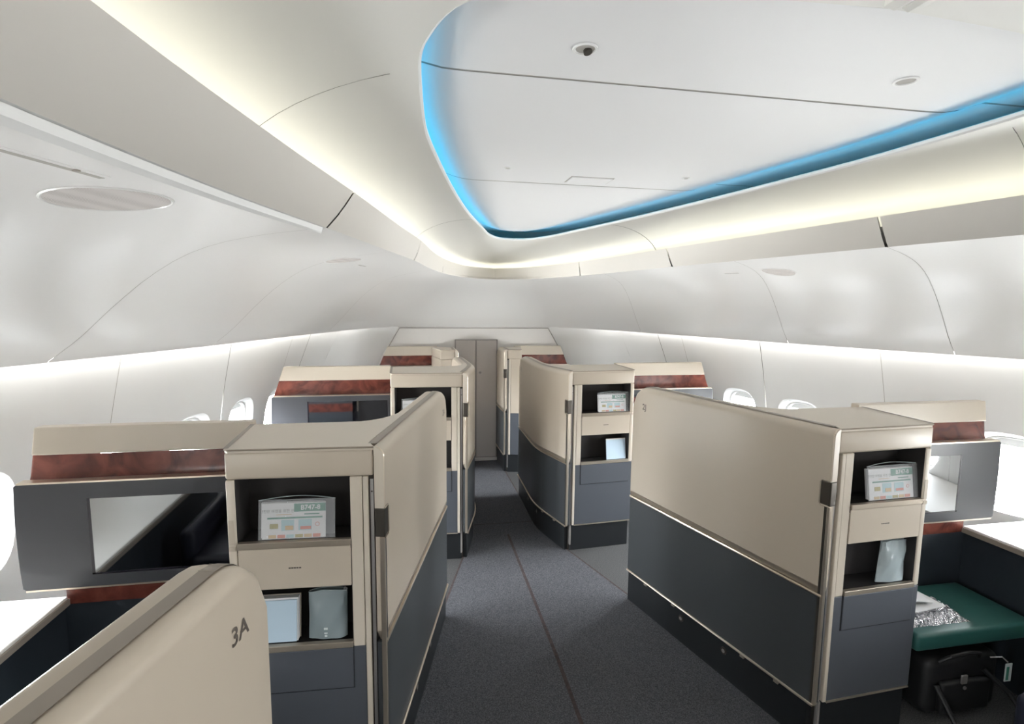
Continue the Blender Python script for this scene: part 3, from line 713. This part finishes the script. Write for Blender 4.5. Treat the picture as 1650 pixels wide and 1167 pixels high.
ottoman(1,'green leather ottoman holding a foil package below the monitor'); ottoman(-1,'green leather ottoman tucked behind the 3A suite wall')
def foil_pack(s,label):
    r = thing('foil_package',(s*1.47,1.88,.402),label,'package','foil packages on the ottomans')
    rnd = random.Random(3); n = 22; m = 14; rows = []
    x0,x1,y0,y1 = 1.34,1.645,1.795,1.985
    for i in range(n+1):
        r_ = []
        for j in range(m+1):
            fx,fy = i/n,j/m; ed = min(fx,1-fx)*n/3; ed2 = min(fy,1-fy)*m/3; h = min(1,ed)**.6*min(1,ed2)**.6
            r_.append((s*(x0+(x1-x0)*fx+rnd.uniform(-.004,.004)),y0+(y1-y0)*fy+rnd.uniform(-.004,.004),.4025+h*(.034+rnd.uniform(-.010,.010))))
        rows.append(r_)
    mb = MB().grid(rows); k = len(mb.v)
    bot = [(s*x0,y0,.4022),(s*x1,y0,.4022),(s*x1,y1,.4022),(s*x0,y1,.4022)]; mb.add(bot,[(0,1,2,3)])
    mb.build('wrapping','foil',r)
    return r
foil_pack(1,'crinkled silver foil package lying on the green ottoman under white papers'); foil_pack(-1,'crinkled silver foil package lying behind the 3A suite wall')
def paper_sheet(x,y,z,w_,h_,rz,label,ti=0.):
    c,s_ = math.cos(rz),math.sin(rz); rows = []
    for i in range(7):
        r_ = []
        for j in range(5):
            a = (i/6-.5)*w_; b = (j/4-.5)*h_; r_.append((x+c*a-s_*b,y+s_*a+c*b,z+.010*math.sin(i/6*math.pi)*ti+.004*j/4))
        rows.append(r_)
    up = [[(p[0],p[1],p[2]+.004) for p in r_] for r_ in rows]
    mb = MB().grid(rows); mb.grid(up)
    N = 7*5; ed = [(i*5) for i in range(7)]
    per = [i for i in range(5)]+[i*5+4 for i in range(1,7)]+[30+j for j in range(3,-1,-1)]+[i*5 for i in range(5,0,-1)]
    for a,b in zip(per,per[1:]+per[:1]): mb.f.append((a,b,b+N,a+N))
    o = mb.build('paper','paper',None,smooth=True); return tag(o,label,'paper','papers on the foil package')
paper_sheet(1.465,1.895,.449,.20,.13,.12,'folded white paper lying directly on the foil package')
paper_sheet(1.435,1.925,.462,.18,.12,-.10,'white paper lying on top of the lower folded paper',1.0)

# ------------------------------------------------------------------ bag under the ottoman, seat
bag = thing('shoulder_bag',(1.62,1.74,0),'black nylon shoulder bag with strap under the green ottoman','bag')
MB().hexa(bxw(1.42,1.80,1.765,1.905,.004,.26)).build('bag_body','black',bag,bevel=.035,seg=4,smooth=True)
MB().hexa(bxw(1.47,1.72,1.735,1.765,.03,.17)).build('bag_pocket','black',bag,bevel=.012,seg=3,smooth=True)
MB().tube([(1.47,1.765,.255),(1.50,1.742,.29),(1.58,1.735,.305),(1.65,1.742,.29),(1.68,1.765,.255)],.008).build('bag_handle','black',bag,smooth=True)
bk_ = MB().hexa(bxw(1.555,1.585,1.728,1.736,.165,.205)).build('buckle','silver',bag,bevel=.003)
disc(MB(),(1.570,1.728,.15),(0,-1,0),.008,.004,12).build('buckle_ring','silver',bk_)
MB().tube([(1.70,1.76,.20),(1.77,1.70,.12),(1.78,1.60,.03),(1.73,1.52,.012),(1.62,1.50,.012),(1.53,1.56,.012),(1.47,1.66,.03),(1.45,1.75,.16)],.011,8).build('shoulder_strap','black',bag,smooth=True)
MB().tube([(1.745,1.77,.24),(1.775,1.745,.255),(1.795,1.735,.235)],.003).build('tag_loop','silver',bag)
tg = MB().hexa(bxw(1.778,1.812,1.728,1.732,.150,.232)).build('luggage_tag','dot',bag,bevel=.001); MB().hexa(bxw(1.783,1.796,1.7268,1.7285,.158,.218)).build('tag_print','tealprint',tg)

def seat(s,label):
    r = thing('airline_seat',(s*1.62,.75,0),label,'seat','first class seats')
    X = lambda a,b: (min(s*a,s*b),max(s*a,s*b))
    def bb(nm,x0,x1,y0,y1,z0,z1,m='seat',bv=.04):
        a,b = X(x0,x1); return MB().hexa(bxw(a,b,y0,y1,z0,z1)).build(nm,m,r,bevel=bv,seg=4,smooth=True)
    bb('seat_base',1.36,1.90,.55,1.20,.004,.30,'navy',.03)
    bb('seat_cushion',1.40,1.86,.58,1.22,.30,.44)
    a,b = X(1.40,1.86)
    MB().hexa([(a,.38,.42),(b,.38,.42),(b,.58,.42),(a,.58,.42),(a,.25,1.12),(b,.25,1.12),(b,.40,1.12),(a,.40,1.12)]).build('backrest','seat',r,bevel=.05,seg=4,smooth=True)
    bb('headrest',1.48,1.78,.24,.37,1.02,1.22,'green',.04)
    bb('armrest',1.345,1.43,.55,1.405,.03,.418); bb('armrest',1.83,1.91,.45,1.20,.30,.58)
    return r
seat(1,'navy leather seat with rounded armrest near the green ottoman'); seat(-1,'navy leather seat behind the 3A suite wall')

# ------------------------------------------------------------------ pocket contents
def FV(u):   # face frame: right vector (reader's right), up, origin fn
    return u
def safety_card(u,a0,a1,z0,z1,label,group='safety booklets in the pockets',dark=True,flip=1,detail=True):
    # a0 = reader's left edge, a1 = reader's right edge ; reader's right is +a on right side, -a on left side
    r = thing('safety_booklet',u.A((a0+a1)/2,.03,z0),label,'booklet',group)
    lean = .018
    def P(fx,fz,dep): # fx 0..1 left->right, fz 0..1
        return u.A(a0+(a1-a0)*fx,.018+lean*fz+dep,z0+(z1-z0)*fz)
    def pl(name,x0,x1,f0,f1,d0,d1,m,par):
        return MB().hexa([P(x0,f0,d0),P(x1,f0,d0),P(x1,f0,d1),P(x0,f0,d1),P(x0,f1,d0),P(x1,f1,d0),P(x1,f1,d1),P(x0,f1,d1)]).build(name,m,par)
    cd_ = pl('cover',0,1,0,1,0,.004,'paper',r)
    e = -.0008
    pl('title_block',.50,1.0,.745,.97,e,0,'tealprint',cd_)
    pl('title_bar',.08,.95,.555,.60,e,0,'tealprint',cd_)
    pl('print_line',.66,.90,.655,.685,e,0,'tealprint',cd_)
    pl('print_line',.22,.46,.665,.68,e,0,'tanprint',cd_)
    if detail:
        pl('picture',.12,.25,.29,.42,e,0,'yellowprint',cd_); pl('picture',.30,.50,.22,.52,e,0,'skyprint',cd_); pl('picture',.57,.78,.22,.52,e,0,'skyprint',cd_)
        pl('picture_detail',.36,.49,.24,.36,e*2,e,'tanprint',cd_); pl('picture_detail',.60,.77,.25,.33,e*2,e,'redprint',cd_)
        c = Vector(P(.87,.38,e)); disc(MB(),c,Vector(u.A(0,-1,0))-Vector(u.A(0,0,0)),.007,.0006,16).build('warning_ring','redprint',cd_)
        disc(MB(),c+(Vector(u.A(0,-1,0))-Vector(u.A(0,0,0)))*.0006,Vector(u.A(0,-1,0))-Vector(u.A(0,0,0)),.0052,.0004,16).build('warning_disc','paper',cd_)
        for k in range(6): pl('print_block',.10+.14*k,.22+.14*k,.02,.11,e,0,('tanprint','redprint','skyprint','yellowprint','tanprint','redprint')[k],cd_)
    xd = Vector(P(1,0,0))-Vector(P(0,0,0)); yd = Vector(P(0,1,0))-Vector(P(0,0,0)); H = (z1-z0)
    nrm = xd.normalized().cross(yd.normalized()); fr = Vector(u.A(0,-1,0))-Vector(u.A(0,0,0))
    text_mesh('B747-8','title',P(.76,.855,e*1.4),xd,yd,H*.19,'paper',cd_,bold=.0006,depth=.0004)
    text_mesh('\uc548\uc804\ud55c \uc5ec\ud589\uc744 \uc704\ud55c \uc548\ub0b4','heading',P(.26,.77,0),xd,yd,H*.105,'ink',cd_,depth=.0006)
    pl('inner_pages',-.02,.98,.02,1.0,.005,.014,'paper',r)
    if dark: pl('rear_booklet',.12,1.13,.03,1.03,.016,.024,'darkpage',r)
    slv = pl('sleeve',-.05,1.16,-.0,1.12,-.006,-.005,'sleeve',r)
    rim_ = [P(-.05+1.21*i/12,1.10+.06*math.sin(math.pi*i/12),-.004+.016*math.sin(math.pi*i/12)) for i in range(13)]
    MB().tube(rim_,.0014,6).build('sleeve_rim','frost',slv,smooth=True)
    return r
U2A,U2J,U1A,U1J = UN['2A'],UN['2J'],UN['1A'],UN['1J']
safety_card(U2A,.352,.158,1.001,1.112,'B747-8 safety booklet in clear sleeve in the upper 2A cabinet pocket')
safety_card(U2J,.185,.400,1.001,1.120,'B747-8 safety booklet in clear sleeve in the upper 2J cabinet pocket',flip=1)
safety_card(U1J,.215,.425,1.001,1.122,'B747-8 safety booklet in clear sleeve in the upper 1J cabinet pocket')
safety_card(U1A,.395,.180,1.001,1.108,'white safety booklet in the upper 1A cabinet pocket, partly behind the 2A wall',detail=False,dark=False)
def flat_pouch(u,a0,a1,z0,z1,th,m,name,label,cat,tilt=0.,bulge=.02,group=None,parts=True,taper=0.):
    r = thing(name,u.A((a0+a1)/2,.04,z0),label,cat,group)
    n,k = 12,14; front = []; rear = []
    for j in range(k+1):
        fz = j/k; fr = []; rr = []
        for i in range(n+1):
            fx = i/n; e = 4*fx*(1-fx); aa = a0+(a1-a0)*(fx+taper*(fx-.5)*(1-fz)*1.0)+tilt*fz
            b = bulge*(e**.5)*(.45+.55*math.sin(math.pi*(.12+.76*fz))) if j<k else bulge*.55*(e**.5)
            wav = .0025*math.sin(7*fx+5*fz)+.002*math.sin(13*fx-9*fz)
            zz = z0+(z1-z0)*fz+(.006*math.sin(3*fx) if j==k else 0)
            fr.append(u.A(aa,.030+.02*fz-b+wav,zz)); rr.append(u.A(aa,.034+.02*fz+b*.8,zz))
        front.append(fr); rear.append(rr)
    mb = MB().grid(front); mb.grid(rear); N = (n+1)*(k+1)
    for j in range(k): 
        for i in (0,n): mb.f.append((j*(n+1)+i,(j+1)*(n+1)+i,(j+1)*(n+1)+i+N,j*(n+1)+i+N))
    for i in range(n): mb.f.append((i,i+1,i+1+N,i+N))
    body = mb.build('pouch_body',m,r,smooth=True)
    if parts:
        tp = [Vector(v) for v in front[-1]]+[Vector(v) for v in rear[-1][::-1]]+[Vector(front[-1][0])]
        MB().tube(tp,.0018,6,cap=False).build('zip_edge','frost' if m=='pouch' else m,r,smooth=True)
    return r,front
r,fr = flat_pouch(U2A,.222,.100,.652,.802,.03,'pouch','amenity_pouch','grey blue mesh amenity pouch standing in the lower 2A pocket','pouch',bulge=.020)
c = Vector(fr[-1][-2]); MB().tube([c+Vector((0,0,.002)),c+Vector((.004,-.004,.012)),c+Vector((.010,-.004,.010)),c+Vector((.008,-.002,.0))],.0022,6).build('zip_pull','silver',r,smooth=True)
for k,(z,h,ww) in enumerate(((.672,.010,.008),(.683,.006,.010),(.697,.010,.012))):
    a = .165; U2A.box(MB(),a-ww/2,a+ww/2,-.0015+.0125,.0125,z-.010,z-.010+h*.7).build('logo_mark','dot',r)
def folder(u,a0,a1,z0,z1,label,th=.02,m='bluepaper',lean=.02):
    r = thing('paper_folder',u.A((a0+a1)/2,.04,z0),label,'folder','pale blue folders in the pockets')
    def pl(nm,x0,x1,f0,f1,d0,d1,mm): 
        P = lambda a,f,d: u.A(a,.016+lean*f+d,z0+(z1-z0)*f)
        return MB().hexa([P(x0,f0,d0),P(x1,f0,d0),P(x1,f0,d1),P(x0,f0,d1),P(x0,f1,d0),P(x1,f1,d0),P(x1,f1,d1),P(x0,f1,d1)]).build(nm,mm,r)
    pl('cover',a0,a1,0,.96,0,.003,m); pl('pages',a0+(a1-a0)*.02,a1+(a1-a0)*.03,0,1.0,.004,.004+th,'paper'); pl('rear_cover',a0+(a1-a0)*.04,a1+(a1-a0)*.06,0,1.02,.005+th,.007+th,'taupe')
    return r
folder(U2A,.385,.258,.652,.790,'pale blue folder standing in the lower 2A pocket beside the pouch')
folder(U1J,.283,.432,.652,.795,'pale blue folder leaning in the lower 1J pocket',th=.006)
r,fr = flat_pouch(U2J,.272,.392,.652,.808,.03,'frost','vinyl_pouch','frosted clear vinyl pouch leaning in the lower 2J pocket','pouch',tilt=.028,bulge=.022,taper=.15)
MB().add([fr[-1][-1],fr[-1][-3],tuple(Vector(fr[-1][-1])+Vector((.045,.005,-.012))),tuple(Vector(fr[-4][-1])+Vector((.006,.003,0)))],[(0,1,2),(0,2,3)]).build('flap','frost',r)
folder(U1A,.20,.12,.652,.780,'dark magazine standing in the lower 1A pocket behind the 2A wall',m='darkpage',th=.004)

# ------------------------------------------------------------------ ceiling fixtures
def surf(px,py):
    d = ray(px,py); loc,nrm,_,_ = CEIL_BVH.ray_cast(CAM,d)
    if nrm.dot(d) > 0: nrm = -nrm
    return loc+nrm*.012, nrm
def conform(p,n,h):
    loc,nn,_,_ = CEIL_BVH.ray_cast(p+n*.15,-n)
    return (loc if loc is not None else p)+n*(.012*abs(n.z)+h)
def spot(x,y,label,big=True,lens=False):
    R = .026 if big else .014
    r = thing('ceiling_spotlight',(x,y,ZP),label,'light','ceiling spotlights'); n = 24
    ring = lambda rr,z: [(x+rr*math.cos(2*math.pi*k/n),y+rr*math.sin(2*math.pi*k/n),z) for k in range(n)]
    MB().grid([ring(R,ZP-.0003),ring(R*.96,ZP-.003),ring(R*.80,ZP-.003),ring(R*.74,ZP-.0008)],True).build('bezel','side',r,smooth=True)
    MB().grid([ring(R*.74,ZP-.0008),ring(R*.2,ZP-.0006),ring(.0005,ZP-.0006)],True).build('recess','groove',r,smooth=True)
    if lens: disc(MB(),(x+.006,y+.004,ZP-.001),(.2,-.3,-1),.009,.006,16).build('lens','bronze',r)
    return r
spot(-.378,1.10,'round ceiling spotlight with a dark lens in the first ceiling panel',True,True)
spot(.378,1.10,'round ceiling spotlight with an empty pale recess in the first ceiling panel',True,False)
spot(-.36,2.055,'small round ceiling sensor near the seam, on the 2A side',False); spot(.36,2.055,'small round ceiling sensor near the seam, on the 2J side',False)
r = thing('ceiling_sign',(0.0,2.17,ZP),'flush white rectangular cover plate beside the ceiling seam','cover plate')
MB().hexa(bxw(-.085,.085,2.13,2.225,ZP-.004,ZP)).build('cover','panel',r,bevel=.0018); MB().hexa(bxw(-.09,.09,2.125,2.23,ZP-.0008,ZP)).build('surround','groove',r)
def speaker(px,py,rx,label,pxw=None):
    c,n = surf(px,py); r = thing('speaker_grille',c,label,'speaker','oval speaker grilles')
    u_ = Vector((0,1,0)); u_ = (u_-n*u_.dot(n)).normalized(); v_ = n.cross(u_)
    N = 36; ring = lambda a,h: [c+u_*a*math.cos(2*math.pi*k/N)+v_*a*math.sin(2*math.pi*k/N) for k in range(N)]
    ring0 = ring; ring = lambda a,h: [conform(p_,n,h) for p_ in ring0(a,h)]
    MB().grid([ring(rx,-.010),ring(rx,.0015),ring(rx*.965,.003),ring(rx*.94,.001)],True).build('grille_rim','white',r,smooth=True)
    gm = MB().grid([ring(rx*f_,.0015) for f_ in (.94,.7,.45,.2,.005)],True).build('grille','grille',r,smooth=True)
    return r
g = mat('grille','d' and (.66,.61,.585),.6); MT['grille'] = g
nt = g.node_tree; vz = nt.nodes.new('ShaderNodeTexVoronoi'); vz.inputs['Scale'].default_value = 190; vz.inputs['Randomness'].default_value = 0
rp = nt.nodes.new('ShaderNodeValToRGB'); rp.color_ramp.elements[0].position = .25; rp.color_ramp.elements[1].position = .4
rp.color_ramp.elements[0].color = (.40,.36,.34,1); rp.color_ramp.elements[1].color = (.70,.655,.63,1)
tcn = nt.nodes.new('ShaderNodeTexCoord'); nt.links.new(tcn.outputs['Object'],vz.inputs['Vector']); nt.links.new(vz.outputs['Distance'],rp.inputs['Fac']); nt.links.new(rp.outputs['Color'],nt.nodes['Principled BSDF'].inputs['Base Color'])
speaker(175,311,.115,'large round speaker grille in the curved ceiling beside the small sensor dot')
speaker(553,415,.085,'round speaker grille in the curved ceiling over the 2A side'); speaker(1255,434,.085,'round speaker grille in the curved ceiling over the 2J side')
def vent(px,py,la,lb,label):
    c,n = surf(px,py); r = thing('air_vent',c,label,'vent','ceiling air vents')
    t = Vector((-.28*(1 if c.x>0 else -1)*1.0,1,0)); t = (t-n*t.dot(n)).normalized(); v_ = n.cross(t)
    P = lambda a,b,h: conform(c+t*a+v_*b,n,h)
    MB().hexa([P(-la,-lb,-.006),P(la,-lb,-.006),P(la,lb,-.006),P(-la,lb,-.006),P(-la,-lb,.002),P(la,-lb,.002),P(la,lb,.002),P(-la,lb,.002)]).build('vent_frame','white',r,bevel=.0015)
    MB().hexa([P(-la*.97,-lb*.4,.0015),P(la*.97,-lb*.4,.0015),P(la*.97,lb*.4,.0015),P(-la*.97,lb*.4,.0015),P(-la*.97,-lb*.4,.0026),P(la*.97,-lb*.4,.0026),P(la*.97,lb*.4,.0026),P(-la*.97,lb*.4,.0026)]).build('vent_slot','groove',r)
    return r
vent(583,424,.05,.010,'slim air vent in the curved ceiling over the 2A side'); vent(1180,437,.05,.010,'slim air vent in the curved ceiling over the 2J side')
vent(20,232,.16,.014,'long slotted access panel vent beside the small sensor dot')
c,n = surf(121,260); o = disc(MB(),c-n*.002,n,.006,.006,16).build('sensor_dot','taupe'); tag(o,'tiny brown sensor dot beside the large speaker grille','sensor')
